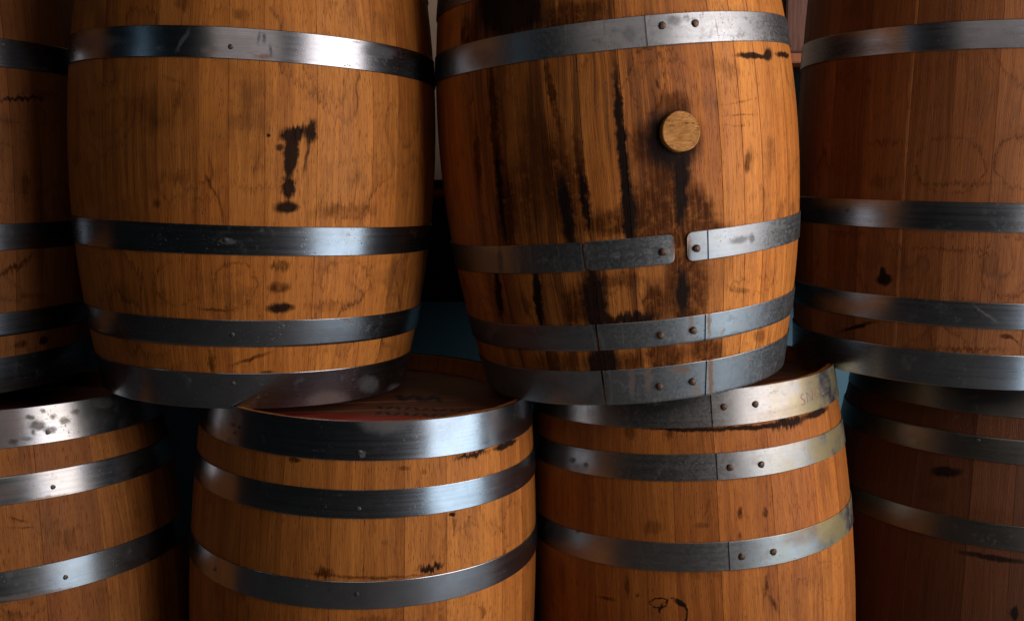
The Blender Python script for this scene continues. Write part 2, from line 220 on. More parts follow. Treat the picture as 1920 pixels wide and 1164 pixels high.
def wood_material(name, stains, seed, base=(0.40, 0.155, 0.036), dark=(0.155, 0.048, 0.011), grime=0.5, tide=0.5, drip=0.0):
    g = NT(name)
    P = g.node('ShaderNodeUVMap', uv_map='surface').outputs[0]
    tone = g.attr('tone').outputs['Fac']
    sd = g.attr('seed').outputs['Fac']
    sx = g.math('MULTIPLY', sd, 37.0)
    # the individual stains
    wob = g.noise(P, 55.0, 4.0, 0.65)
    wob2 = g.noise(g.vmath('ADD', P, (3.3, 8.1, 0.0)), 48.0, 4.0, 0.65)
    kw = g.comb(g.math('MULTIPLY', g.math('SUBTRACT', wob, 0.5), 0.011), g.math('MULTIPLY', g.math('SUBTRACT', wob2, 0.5), 0.011))
    Wc = g.vmath('ADD', P, kw)
    fr = g.noise(g.mul_coords(P, 140.0, 3.0, seed * 4.0, 0.0), 1.0, 6.0, 0.8)
    kf = g.comb(g.math('MULTIPLY', g.math('SUBTRACT', wob, 0.5), 0.022),
                g.math('ADD', g.math('MULTIPLY', g.math('SUBTRACT', fr, 0.5), 0.045), g.math('MULTIPLY', g.math('SUBTRACT', wob2, 0.5), 0.02)))
    Fc = g.vmath('ADD', P, kf)
    vr = g.noise(g.mul_coords(P, 240.0, 16.0, sx), 1.0, 3.0, 0.7)
    vary = g.math('MULTIPLY', g.rng(vr, 0.28, 0.58, 0.62, 1.0), g.rng(g.noise(P, 60.0, 4.0, 0.7), 0.30, 0.55, 0.60, 1.0))
    vs = g.noise(g.mul_coords(P, 120.0, 2.2, seed * 2.0, 0.0), 1.0, 4.0, 0.75)
    stri = g.rng(vs, 0.42, 0.70, 0.0, 0.75, smooth=False)
    g.ringbreak = g.rng(g.noise(P, 38.0, 3.0, 0.7), 0.36, 0.52)
    kept = []
    for cname in ('N', 'K'):
        keep = None
        for s in stains:
            if s[6] != cname or s[5] < 0:
                continue
            inv = g.math('SUBTRACT', 1.0, ellipse_mask(g, Fc if s[7] == 'f' else Wc, s))
            keep = inv if keep is None else g.math('MULTIPLY', keep, inv)
        kept.append(keep)
    # slow sideways wander so that the fibres are not ruler straight
    wan = g.noise(g.mul_coords(P, 9.0, 3.0, sx, sd, sd), 1.0, 2.0)
    Pw = g.vmath('ADD', P, g.comb(g.math('MULTIPLY', g.math('SUBTRACT', wan, 0.5), 0.030), 0.0))
    fine = g.noise(g.mul_coords(Pw, 560.0, 16.0, sx, None, sd), 1.0, 2.0, 0.65)
    mid = g.noise(g.mul_coords(Pw, 130.0, 3.0, sx, None, sd), 1.0, 3.0, 0.6)
    wide = g.noise(g.mul_coords(Pw, 26.0, 1.1, sx, None, sd), 1.0, 2.0, 0.5)
    pore = g.noise(g.mul_coords(Pw, 900.0, 60.0, sx, None, sd), 1.0, 1.0, 0.5)
    pores = g.rng(pore, 0.60, 0.74)
    # flat-sawn figure: bands from a stretched field
    fig = g.noise(g.mul_coords(Pw, 11.0, 1.6, sx, sx, sd), 1.0, 1.0, 0.4)
    figure = g.math('PINGPONG', g.math('MULTIPLY', fig, 34.0), 1.0)
    a = g.math('MULTIPLY', g.math('SUBTRACT', fine, 0.5), 0.95)
    b = g.math('MULTIPLY', g.math('SUBTRACT', mid, 0.5), 1.0)
    c = g.math('MULTIPLY', g.math('SUBTRACT', wide, 0.5), 0.9)
    d = g.math('MULTIPLY', g.math('SUBTRACT', figure, 0.5), 0.10)
    f = g.math('ADD', g.math('ADD', a, b), g.math('ADD', c, d))
    f = g.math('ADD', g.math('MULTIPLY', f, 1.12), 0.60, clamp=True)
    c1 = g.mix(f, dark, base)
    c1 = g.mix(g.math('MULTIPLY', pores, 0.6), c1, (0.050, 0.015, 0.004))
    # stave tone: brightness, and a slow hue drift from red brown to straw
    tn = g.math('ADD', g.math('MULTIPLY', tone, 0.9), 0.55)
    cc = g.node('ShaderNodeCombineColor')
    for q in range(3):
        g.put(cc.inputs[q], tn)
    c1 = g.mix(1.0, c1, cc.outputs[0], 'MULTIPLY')
    # pale staves are straw coloured, dark ones redder
    c1 = g.mix(1.0, c1, g.mix(tone, (1.02, 0.88, 0.80), (1.0, 1.04, 1.06)), 'MULTIPLY')
    hue = g.noise(g.mul_coords(P, 3.0, 3.5, seed * 3.1, seed * 1.7, sd), 1.0, 2.0)
    c1 = g.mix(g.rng(hue, 0.38, 0.70, 0.0, 0.42), c1, g.mix(1.0, c1, (0.92, 0.72, 0.52), 'MULTIPLY'))
    if drip:
        # long wet runs down the staves on one side, broken into streaks by the grain
        dn = g.noise(g.mul_coords(Pw, 34.0, 1.1, 4.2, 0.7), 1.0, 4.0, 0.62)
        dn2 = g.noise(g.mul_coords(Pw, 190.0, 5.0, 1.0, 0.0), 1.0, 2.0, 0.6)
        df = g.math('ADD', dn, g.math('MULTIPLY', g.math('SUBTRACT', dn2, 0.5), 0.22))
        side = g.math('MULTIPLY', g.rng(g.sep(P)[0], 0.115, -0.01), g.rng(g.sep(P)[0], -0.40, -0.24))
        c1 = g.mix(g.math('MULTIPLY', g.math('MULTIPLY', g.rng(df, 0.47, 0.60), side), drip), c1, (0.062, 0.018, 0.004))
    # handling dirt: cloudy darkening in patches, and small specks
    cloud = g.noise(g.mul_coords(P, 9.0, 7.0, seed * 5.3, seed * 2.9), 1.0, 6.0, 0.62)
    jag = g.noise(g.mul_coords(P, 170.0, 9.0, seed, 0.0), 1.0, 3.0, 0.6)
    dirt = g.rng(g.math('ADD', cloud, g.math('MULTIPLY', g.math('SUBTRACT', jag, 0.5), 0.22)), 0.52, 0.72, 0.0, grime)
    c1 = g.mix(dirt, c1, (0.060, 0.019, 0.005))
    speck = g.noise(P, 150.0, 2.0, 0.5)
    sp_area = g.noise(g.vmath('ADD', P, (seed * 2.3, 1.0, 0.0)), 11.0, 2.0, 0.5)
    specks = g.math('MULTIPLY', g.rng(speck, 0.71, 0.77), g.rng(sp_area, 0.5, 0.66))
    c1 = g.mix(g.math('MULTIPLY', specks, 0.75), c1, (0.020, 0.008, 0.004))
    # tide lines of dried water: contour of a field whose edge frays along the grain
    saw = g.noise(g.mul_coords(P, 210.0, 4.0, seed * 9.0, 0.0), 1.0, 2.0, 0.6)
    tf = g.noise(g.vmath('ADD', g.mul_coords(P, 7.5, 6.0, seed * 7.7, seed * 3.3),
                         g.comb(0.0, g.math('MULTIPLY', saw, 0.30))), 1.0, 1.5, 0.5)
    area = g.rng(g.noise(g.mul_coords(P, 4.0, 5.0, seed * 1.9, seed), 1.0, 1.0), 0.42, 0.60)
    for lv, k in ((0.50, 1.0), (0.60, 0.7)):
        dd = g.math('SUBTRACT', tf, lv)
        line = g.rng(g.math('ABSOLUTE', dd), 0.0085, 0.0, 0.0, 1.0)
        halo = g.math('MULTIPLY', g.rng(dd, 0.05, 0.0), g.math('GREATER_THAN', dd, 0.0))
        mk = g.math('ADD', g.math('MULTIPLY', line, 0.62), g.math('MULTIPLY', halo, 0.30), clamp=True)
        mk = g.math('MULTIPLY', g.math('MULTIPLY', mk, area), tide * k)
        c1 = g.mix(mk, c1, (0.075, 0.022, 0.005))
    rough_k = None
    for keep, cval in zip(kept, ((0.050, 0.0135, 0.0028), (0.0075, 0.0045, 0.0038))):
        if keep is not None:
            m0 = g.math('SUBTRACT', 1.0, keep)
            # edges and half tones break up into streaks along the grain, the cores stay solid
            m1 = g.math('SUBTRACT', g.math('MULTIPLY', m0, 1.25), g.math('MULTIPLY', stri, g.math('SUBTRACT', 1.1, m0)), clamp=True)
            m_ = g.math('MULTIPLY', m1, g.math('MAXIMUM', vary, 0.96) if cval[0] < 0.02 else vary, clamp=True)
            c1 = g.mix(m_, c1, cval)
            rough_k = m_ if rough_k is None else g.math('MAXIMUM', rough_k, m_)
    g.put(g.bsdf.inputs['Base Color'], c1)
    rg = g.rng(mid, 0.3, 0.7, 0.50, 0.64)
    g.bsdf.inputs['Specular IOR Level'].default_value = 0.16
    if rough_k is not None:
        rg = g.math('ADD', rg, g.math('MULTIPLY', rough_k, 0.1))
        g.put(g.bsdf.inputs['Specular IOR Level'], g.rng(rough_k, 0.0, 1.0, 0.16, 0.05))
    g.put(g.bsdf.inputs['Roughness'], rg)
    h = g.math('ADD', g.math('MULTIPLY', fine, 0.6), g.math('SUBTRACT', g.math('MULTIPLY', mid, 0.8), g.math('MULTIPLY', pores, 0.6)))
    g.put(g.bsdf.inputs['Normal'], g.bump(h, 0.75, 0.0008))
    return g.m


def steel_material(name, seed, rough=0.26, tint=(0.27, 0.285, 0.31), wear=0.3, rust=0.2, pits=0.4, spangle=0.0, drips=0.0, lime=0.0, marks=()):
    g = NT(name)
    P = g.node('ShaderNodeUVMap', uv_map='surface').outputs[0]
    off = g.vmath('ADD', P, (seed * 1.37, seed * 0.71, 0.0))
    kept = []
    wob = g.noise(P, 90.0, 4.0, 0.65)
    wob2 = g.noise(g.vmath('ADD', P, (3.3, 8.1, 0.0)), 80.0, 4.0, 0.65)
    Wc = g.vmath('ADD', P, g.comb(g.math('MULTIPLY', g.math('SUBTRACT', wob, 0.5), 0.012), g.math('MULTIPLY', g.math('SUBTRACT', wob2, 0.5), 0.012)))
    for cname in ('N', 'K'):
        keep = None
        for s in marks:
            if s[6] == cname:
                inv = g.math('SUBTRACT', 1.0, ellipse_mask(g, Wc, s))
                keep = inv if keep is None else g.math('MULTIPLY', keep, inv)
        kept.append(keep)
    brushed = g.noise(g.mul_coords(off, 7.0, 900.0), 1.0, 2.0, 0.6)
    streak = g.noise(g.mul_coords(off, 2.5, 170.0, 1.0, 0.0), 1.0, 3.0, 0.6)
    cloud = g.noise(off, 16.0, 5.0, 0.62)
    cloud2 = g.noise(g.vmath('ADD', off, (5.0, 2.0, 0.0)), 42.0, 5.0, 0.68)
    c1 = g.mix(g.rng(cloud, 0.35, 0.7), tint, tuple(t * 0.82 for t in tint))
    # dull oxide patches
    oa = g.rng(g.noise(g.vmath('ADD', off, (3.0, 6.0, 0.0)), 8.0, 2.0, 0.5), 0.45, 0.65)
    ox = g.math('MULTIPLY', g.math('MULTIPLY', g.rng(cloud2, 0.52, 0.70), oa), wear)
    c1 = g.mix(ox, c1, (0.085, 0.083, 0.082))
    rr = g.math('ADD', g.rng(streak, 0.3, 0.75, rough - 0.015, rough + 0.03), g.math('MULTIPLY', g.math('SUBTRACT', brushed, 0.5), 0.08))
    c1 = g.mix(g.rng(streak, 0.50, 0.8, 0.0, 0.22), c1, tuple(t * 0.6 for t in tint))
    metal = g.math('SUBTRACT', 1.0, g.math('MULTIPLY', ox, 0.45))
    if spangle:
        vo = g.node('ShaderNodeTexVoronoi')
        g.put(vo.inputs['Vector'], off)
        vo.inputs['Scale'].default_value = 260.0
        vc = g.sep(vo.outputs['Color'])[0]
        mott = g.noise(off, 190.0, 3.0, 0.7)
        mo = g.math('ADD', g.math('MULTIPLY', vc, 0.5), g.math('MULTIPLY', mott, 0.9))
        c1 = g.mix(g.rng(mo, 0.45, 0.95, 0.0, spangle), c1, (0.26, 0.26, 0.25))
        rr = g.math('ADD', rr, g.math('MULTIPLY', g.math('SUBTRACT', vc, 0.4), 0.16 * spangle))
    # black pits and flecks in clusters
    pv = g.noise(g.mul_coords(off, 210.0, 260.0), 1.0, 2.0, 0.55)
    pa = g.noise(g.vmath('ADD', off, (1.0, 7.0, 0.0)), 13.0, 2.0, 0.5)
    pit = g.math('MULTIPLY', g.rng(pv, 0.64, 0.70), g.rng(pa, 0.50, 0.62))
    pit = g.math('MULTIPLY', pit, pits)
    c1 = g.mix(pit, c1, (0.02, 0.018, 0.017))
    metal = g.math('MULTIPLY', metal, g.math('SUBTRACT', 1.0, g.math('MULTIPLY', pit, 0.9)))
    for keep, cval in zip(kept, ((0.15, 0.065, 0.022), (0.018, 0.015, 0.013))):
        if keep is not None:
            mk = g.math('MULTIPLY', g.math('SUBTRACT', 1.0, keep), g.rng(cloud2, 0.3, 0.6, 0.65, 1.0))
            c1 = g.mix(mk, c1, cval)
            metal = g.math('MULTIPLY', metal, g.math('SUBTRACT', 1.0, g.math('MULTIPLY', mk, 0.9)))
    # fine scratches: thin contours of a stretched field, in two directions
    for k, (ax, ay) in enumerate(((30.0, 160.0), (90.0, 60.0))):
        sc = g.noise(g.mul_coords(off, ax, ay, k * 4.0, 0.0), 1.0, 0.0)
        ln = g.rng(g.math('ABSOLUTE', g.math('SUBTRACT', sc, 0.5)), 0.006, 0.0)
        ln = g.math('MULTIPLY', ln, g.rng(g.noise(g.vmath('ADD', off, (k * 3.0, 4.0, 0.0)), 24.0, 1.0), 0.55, 0.62))
        c1 = g.mix(g.math('MULTIPLY', ln, 0.55), c1, (0.07, 0.065, 0.06))
    # rust and wood juice creeping in patches
    ru = g.noise(g.vmath('ADD', off, (9.0, 3.0, 0.0)), 20.0, 6.0, 0.7)
    rm = g.math('MULTIPLY', g.rng(ru, 0.60, 0.74), rust)
    if drips:
        dn = g.noise(g.mul_coords(off, 75.0, 5.0, 2.0, 0.0), 1.0, 4.0, 0.65)
        rm = g.math('MAXIMUM', rm, g.math('MULTIPLY', g.rng(dn, 0.60, 0.72), drips))
    c1 = g.mix(rm, c1, (0.13, 0.055, 0.018))
    metal = g.math('MULTIPLY', metal, g.math('SUBTRACT', 1.0, g.math('MULTIPLY', rm, 0.9)))
    if lime:
        lm = g.math('MULTIPLY', g.rng(g.noise(g.vmath('ADD', off, (2.0, 9.0, 0.0)), 12.0, 5.0, 0.65), 0.38, 0.58), lime)
        side = g.rng(g.sep(P)[0], 0.07, 0.25)
        lm = g.math('MULTIPLY', lm, side)
        c1 = g.mix(lm, c1, (0.30, 0.235, 0.10))
        metal = g.math('MULTIPLY', metal, g.math('SUBTRACT', 1.0, g.math('MULTIPLY', lm, 0.6)))
    g.put(g.bsdf.inputs['Base Color'], c1)
    g.put(g.bsdf.inputs['Metallic'], metal)
    rr = g.math('ADD', rr, g.math('MULTIPLY', g.math('MAXIMUM', rm, ox), 0.22), clamp=True)
    g.put(g.bsdf.inputs['Roughness'], rr)
    dent = g.noise(g.mul_coords(off, 9.0, 16.0), 1.0, 1.0)
    n1 = g.bump(dent, 0.10, 0.006)
    hh = g.math('SUBTRACT', g.math('MULTIPLY', cloud2, 0.3), pit)
    g.put(g.bsdf.inputs['Normal'], g.bump(hh, 0.35, 0.0008, n1))
    return g.m


def simple_material(name, c1, c2, scale, rough, bump=0.2, metal=0.0, stretch=(1, 1, 1)):
    g = NT(name)
    tc = g.node('ShaderNodeTexCoord').outputs['Object']
    mp = g.node('ShaderNodeMapping')
    g.put(mp.inputs[0], tc)
    mp.inputs['Scale'].default_value = stretch
    n = g.noise(mp.outputs[0], scale, 6.0, 0.65)
    g.put(g.bsdf.inputs['Base Color'], g.mix(g.rng(n, 0.3, 0.7), c1, c2))
    g.put(g.bsdf.inputs['Roughness'], g.rng(n, 0.3, 0.7, rough, min(1.0, rough + 0.12)))
    g.bsdf.inputs['Metallic'].default_value = metal
    g.put(g.bsdf.inputs['Normal'], g.bump(n, bump, 0.002))
    return g.m


def head_material(name, marks):
    """end-up head of a barrel: boards, with worn black stencilling and a worn red painted band"""
    g = NT(name)
    P = g.node('ShaderNodeUVMap', uv_map='surface').outputs[0]
    sd = g.attr('seed').outputs['Fac']
    fine = g.noise(g.mul_coords(P, 14.0, 420.0, g.math('MULTIPLY', sd, 9.0), None, sd), 1.0, 3.0, 0.6)
    wide = g.noise(g.mul_coords(P, 4.0, 40.0, g.math('MULTIPLY', sd, 5.0), None, sd), 1.0, 3.0, 0.6)
    c1 = g.mix(g.math('ADD', g.math('MULTIPLY', fine, 0.5), g.math('MULTIPLY', wide, 0.5)), (0.07, 0.020, 0.008), (0.20, 0.070, 0.026))
    if marks:
        wob = g.noise(P, 120.0, 3.0, 0.6)
        Wc = g.vmath('ADD', P, g.comb(g.math('MULTIPLY', g.math('SUBTRACT', wob, 0.5), 0.010), g.math('MULTIPLY', g.math('SUBTRACT', fine, 0.5), 0.008)))
        s = g.sep(Wc)
        # red band across the near side of the head
        band = g.math('MULTIPLY', g.rng(s[1], -0.130, -0.138), g.rng(s[1], -0.275, -0.262))
        wornr = g.rng(wob, 0.36, 0.56, 0.5, 1.0)
        c1 = g.mix(g.math('MULTIPLY', band, wornr), c1, (0.26, 0.022, 0.012))
        keep = None
        for m_ in marks:
            k = g.math('SUBTRACT', 1.0, ellipse_mask(g, Wc, m_))
            keep = k if keep is None else g.math('MULTIPLY', keep, k)
        mk = g.math('MULTIPLY', g.math('SUBTRACT', 1.0, keep), g.rng(fine, 0.25, 0.5, 0.6, 1.0))
        c1 = g.mix(mk, c1, (0.010, 0.009, 0.009))
    g.put(g.bsdf.inputs['Base Color'], c1)
    g.bsdf.inputs['Roughness'].default_value = 0.62
    g.put(g.bsdf.inputs['Normal'], g.bump(fine, 0.4, 0.0006))
    return g.m


# ---------------------------------------------------------------- mesh helpers
def fix_normals(me):
    import bmesh
    bm = bmesh.new()
    bm.from_mesh(me)
    bmesh.ops.recalc_face_normals(bm, faces=bm.faces)
    bm.to_mesh(me)
    bm.free()


def link_mesh(name, verts, faces, mat, parent=None, uv=None, smooth=True, attrs=None, flat_faces=None):
    me = bpy.data.meshes.new(name)
    me.from_pydata(verts, [], faces)
    me.update()
    fix_normals(me)
    if uv is not None:
        lay = me.uv_layers.new(name='surface')
        for lp in me.loops:
            lay.data[lp.index].uv = uv[lp.vertex_index]
    if attrs:
        for k, v in attrs.items():
            at = me.attributes.new(k, 'FLOAT', 'POINT')
            at.data.foreach_set('value', [v] * len(verts))
    if smooth:
        for p in me.polygons:
            p.use_smooth = True
        if flat_faces:
            for i in flat_faces:
                me.polygons[i].use_smooth = False
        # crisp bends stay crisp
        me.set_sharp_from_angle(angle=R(28))
    me.materials.append(mat)
    ob = bpy.data.objects.new(name, me)
    col.objects.link(ob)
    if parent is not None:
        ob.parent = parent
    return ob


def box_mesh(name, lo, hi, mat, parent=None, bevel=0.0):
    x0, y0, z0 = lo
    x1, y1, z1 = hi
    import bmesh
    bm = bmesh.new()
    bmesh.ops.create_cube(bm, size=1.0)
    for v in bm.verts:
        v.co = Vector(((x0 + x1) / 2 + v.co.x * (x1 - x0), (y0 + y1) / 2 + v.co.y * (y1 - y0), (z0 + z1) / 2 + v.co.z * (z1 - z0)))
    if bevel:
        bmesh.ops.bevel(bm, geom=bm.edges[:], offset=bevel, segments=2, affect='EDGES')
    me = bpy.data.meshes.new(name)
    bm.to_mesh(me)
    bm.free()
    me.materials.append(mat)
    ob = bpy.data.objects.new(name, me)
    col.objects.link(ob)
    if parent is not None:
        ob.parent = parent
    return ob


WOOD_T = 0.026


def radius(B, z):
    return B['rb'] - (B['rb'] - B['rh']) * (abs(z) / HALF) ** 2


def polar(r, phi, z):
    """phi = 0 faces the camera side (-Y), positive towards +X"""
    return (r * math.sin(phi), -r * math.cos(phi), z)


def build_stave(parent, B, mat, p0, p1, half, rnd, tone):
    """one stave: bulged outside with eased long edges, chamfered ends, croze groove left to the head"""
    gap = 0.00007 / B['rb']
    deep = B is BARRELS['3']
    bev = (0.0007 if deep else 0.0004) / B['rb']
    dr = rnd.uniform(-0.00015, 0.00015)
    ph = [p0 + gap, p0 + gap + bev, p0 + (p1 - p0) * 0.33, p0 + (p1 - p0) * 0.67, p1 - gap - bev, p1 - gap]
    gd = -0.0012 if deep else -0.0006
    ro = [gd, 0.0, 0.0001, 0.0001, 0.0, gd]
    NZ = 30
    verts, uv, faces = [], [], []
    for i in range(NZ + 1):
        z = -half + 2 * half * i / NZ
        r = radius(B, z) + dr
        ti = WOOD_T
        e = half - abs(z)
        if i in (0, NZ):
            ti = 0.0075         # chime: the inner edge is cut away towards the end
            r -= 0.0012
        for k in range(6):
            verts.append(polar(r + ro[k], ph[k], z))
            uv.append((ph[k] * 0.33, z))
        verts.append(polar(r - ti, ph[5], z))
        uv.append((ph[5] * 0.33 + 0.02, z))
        verts.append(polar(r - ti, ph[0], z))
        uv.append((ph[0] * 0.33 - 0.02, z))
    n = 8
    for i in range(NZ):
        for k in range(n):
            a, b = i * n + k, i * n + (k + 1) % n
            faces.append((a, b, b + n, a + n))
    faces.append(tuple(reversed(range(n))))
    faces.append(tuple(NZ * n + k for k in range(n)))
    return link_mesh('stave', verts, faces, mat, parent, uv, True, {'tone': tone, 'seed': rnd.uniform(0, 1)},
                     flat_faces=[len(faces) - 1, len(faces) - 2])


def strip(name, B, mat, parent, z0, z1, ph0, ph1, off, thick=0.0018, seam=None, step=0.05, flare=0.0, skew=0.0, round_ends=False, seg=None, edge_wave=0.0):
    """a bent steel strip from angle ph0 to ph1 between heights z0 and z1 (z0 nearer the middle of the barrel).
    off(phi) gives how far its inner face stands off the staves."""
    L = ph1 - ph0
    n = seg or max(6, int(L / step))
    zi, zo = z0, z1
    b = 0.0007 if z1 > z0 else -0.0007
    rows = [(zi, 0.0), (zi, thick - 0.0004), (zi + b, thick), (zi + (zo - zi) * 0.22, thick), (zo - b * 6, thick + flare * 0.9), (zo - b, thick + flare),
            (zo, thick + flare - 0.0004), (zo, flare)]
    verts, uv, faces = [], [], []
    m = len(rows)
    phs = [ph0 + L * i / n for i in range(n + 1)]
    if round_ends:
        cr = 0.010 / B['rb']
        phs = [ph0, ph0 + cr * 0.12, ph0 + cr * 0.35, ph0 + cr] + phs[1:-1] + [ph1 - cr, ph1 - cr * 0.35, ph1 - cr * 0.12, ph1]
        phs = sorted(phs)
    r0, r1 = radius(B, zi), radius(B, zo)
    for i, p in enumerate(phs):
        o = off(p)
        sh = 0.0
        if round_ends:
            e = min(p - ph0, ph1 - p)
            if e < cr:
                q = 1 - e / cr
                sh = 0.010 * (1 - math.sqrt(max(0.0, 1 - q * q)))
        for (z, t) in rows:
            f = (z - zi) / (zo - zi)
            rr = r0 + (r1 - r0) * f
            # a strip is straight across while the stave bulges under it
            zz = z + skew * math.sin(p * 1.0)
            if sh:
                zm = (zi + zo) / 2
                half_w = abs(zo - zi) / 2
                zz = zm + (z - zm) * (1 - sh / half_w)
            verts.append(polar(rr + 0.0006 + o + t, p, zz))
            uv.append(((p if p < math.pi else p - 2 * math.pi) * 0.33, zz))
    for i in range(len(phs) - 1):
        for k in range(m):
            a, c = i * m + k, i * m + (k + 1) % m
            if z1 > z0:
                faces.append((a, a + m, c + m, c))
            else:
                faces.append((a, c, c + m, a + m))
    faces.append(tuple(range(m)) if z1 > z0 else tuple(reversed(range(m))))
    e = (len(phs) - 1) * m
    faces.append(tuple(reversed(range(e, e + m))) if z1 > z0 else tuple(range(e, e + m)))
    faces = [tuple(reversed(f)) for f in faces]
    return link_mesh(name, verts, faces, mat, parent, uv, True)


def rivet(B, mat, hoop, phi, z, size=0.0062, height=0.0042, lift=0.004, shank=True):
    """a hammered rivet head: short neck, then a low, slightly irregular dome"""
    rnd = random.Random(int(phi * 1000) * 7 + int(z * 1000))
    base = Vector(polar(radius(B, z) + lift, phi, z))
    nrm = Vector(polar(1, phi, 0))
    tx = Vector((math.cos(phi), math.sin(phi), 0))
    tz = Vector((0, 0, 1))
    prof = [(size * 0.92, -0.0015), (size, height * 0.15), (size * 0.97, height * 0.45), (size * 0.75, height * 0.82), (size * 0.38, height * 1.0)]
    N = 14
    verts, faces = [], []
    cx_, cz_ = rnd.uniform(-1, 1) * size * 0.12, rnd.uniform(-1, 1) * size * 0.12
    for j, (r, h) in enumerate(prof):
        for i in range(N):
            a = i * 2 * math.pi / N
            rr = r * (1 + 0.05 * math.sin(a * 3 + phi * 20))
            k = j / 4
            verts.append(base + nrm * h + tx * (rr * math.cos(a) + cx_ * k) + tz * (rr * math.sin(a) + cz_ * k))
    for j in range(len(prof) - 1):
        for i in range(N):
            a, b = j * N + i, j * N + (i + 1) % N
            faces.append((a, b, b + N, a + N))
    verts.append(base + nrm * height * 1.04 + tx * cx_ + tz * cz_)
    for i in range(N):
        faces.append(((len(prof) - 1) * N + i, (len(prof) - 1) * N + (i + 1) % N, len(verts) - 1))
    o = link_mesh('rivet', [tuple(v) for v in verts], faces, mat, hoop)
    return o


def build_head(parent, B, mat, side, half, rnd, hmat_seed):
    """round head of boards let into the staves 30 mm below the chime"""
    zt = side * (half - 0.030)
    rad = radius(B, zt) - WOOD_T + 0.001
    widths = []
    x = -rad
    edges = [x]
    while x < rad - 0.03:
        x += rnd.uniform(0.055, 0.085)
        edges.append(min(x, rad))
    edges[-1] = rad
    ang = rnd.uniform(-0.3, 0.3) if side > 0 else 0
    hd = None
    for k in range(len(edges) - 1):
        a, b = edges[k] + 0.0004, edges[k + 1] - 0.0004
        pts = []
        N = 10
        for i in range(N + 1):
            y = a + (b - a) * i / N
            pts.append((math.sqrt(max(0, rad * rad - y * y)), y))
        outline = pts + [(-px, py) for px, py in reversed(pts)]
        drop = rnd.uniform(-0.0006, 0.0006)
        verts, uv, faces = [], [], []
        for zz, ins in ((zt + drop * side, 0.0012), (zt + drop * side - side * 0.0012, 0.0), (zt - side * 0.018, 0.0)):
            for (px, py) in outline:
                cy = min(max(py, a + ins), b - ins)
                x_, y_ = px, cy
                xr = x_ * math.cos(ang) - y_ * math.sin(ang)
                yr = x_ * math.sin(ang) + y_ * math.cos(ang)
                verts.append((xr, yr, zz))
                uv.append((xr, yr))
        m = len(outline)
        for j in range(2):
            for i in range(m):
                p, q = j * m + i, j * m + (i + 1) % m
                faces.append((p, p + m, q + m, q) if side > 0 else (p, q, q + m, p + m))
        top = tuple(range(m))
        bot = tuple(range(2 * m, 3 * m))
        faces.append(top if side > 0 else tuple(reversed(top)))
        faces.append(tuple(reversed(bot)) if side > 0 else bot)
        if hd is None:
            hd = bpy.data.objects.new('head', None)
            hd.empty_display_size = 0.05
            col.objects.link(hd)
            hd.parent = parent
        link_mesh('board', verts, faces, mat, hd, uv, False, {'seed': rnd.uniform(0, 1), 'tone': 0.5})
    return hd


# ---------------------------------------------------------------- the room behind
m_floor = simple_material('concrete_floor', (0.12, 0.12, 0.115), (0.19, 0.19, 0.185), 6.0, 0.6)
m_plaster = simple_material('beige_plaster', (0.36, 0.26, 0.19), (0.43, 0.31, 0.23), 9.0, 0.8)
m_teal = simple_material('teal_paint', (0.04, 0.13, 0.185), (0.05, 0.15, 0.21), 5.0, 0.55)
m_black = simple_material('black_paint', (0.004, 0.005, 0.006), (0.007, 0.008, 0.009), 8.0, 0.88)
m_black.node_tree.nodes['Principled BSDF'].inputs['Specular IOR Level'].default_value = 0.05
m_red = simple_material('red_trim_paint', (0.30, 0.020, 0.012), (0.22, 0.014, 0.010), 20.0, 0.45)
m_cab = simple_material('red_brown_wood', (0.15, 0.042, 0.012), (0.08, 0.020, 0.006), 9.0, 0.5, stretch=(12, 12, 1))
m_cab2 = simple_material('orange_wood', (0.42, 0.11, 0.02), (0.30, 0.075, 0.015), 9.0, 0.45, stretch=(12, 12, 1))

fl = box_mesh('floor', (-6, -2, -0.1), (6, WY + 0.3, 0.0), m_floor)
fl['kind'] = 'structure'
wl = box_mesh('wall', (-6, WY, 0.0), (6, WY + 0.2, 3.2), m_plaster)
wl['kind'] = 'structure'
ws = box_mesh('wainscot', (-6, WY - 0.03, 0.0), (6, WY - 0.002, ZTEAL), m_teal)
ws['kind'] = 'structure'


def empty(name, loc):
    o = bpy.data.objects.new(name, None)
    o.empty_display_size = 0.1
    o.location = loc
    col.objects.link(o)
    return o


sh = empty('wall_shelf', (0.0, WY - 0.10, ZTEAL))
sh['label'] = 'long black box shelf with thin red top edge on wall behind barrels'
sh['category'] = 'shelf'
hgt = ZRED - ZTEAL
box_mesh('shelf_box', (-3.0, -0.12, 0.0), (3.0, 0.066, hgt - 0.006), m_black, sh, 0.004)
box_mesh('shelf_top', (-3.0, -0.135, hgt + 0.020), (3.0, 0.066, hgt + 0.045), m_black, sh, 0.004)
box_mesh('red_trim', (-3.0, -0.130, hgt - 0.004), (3.0, 0.066, hgt + 0.018), m_red, sh, 0.003)

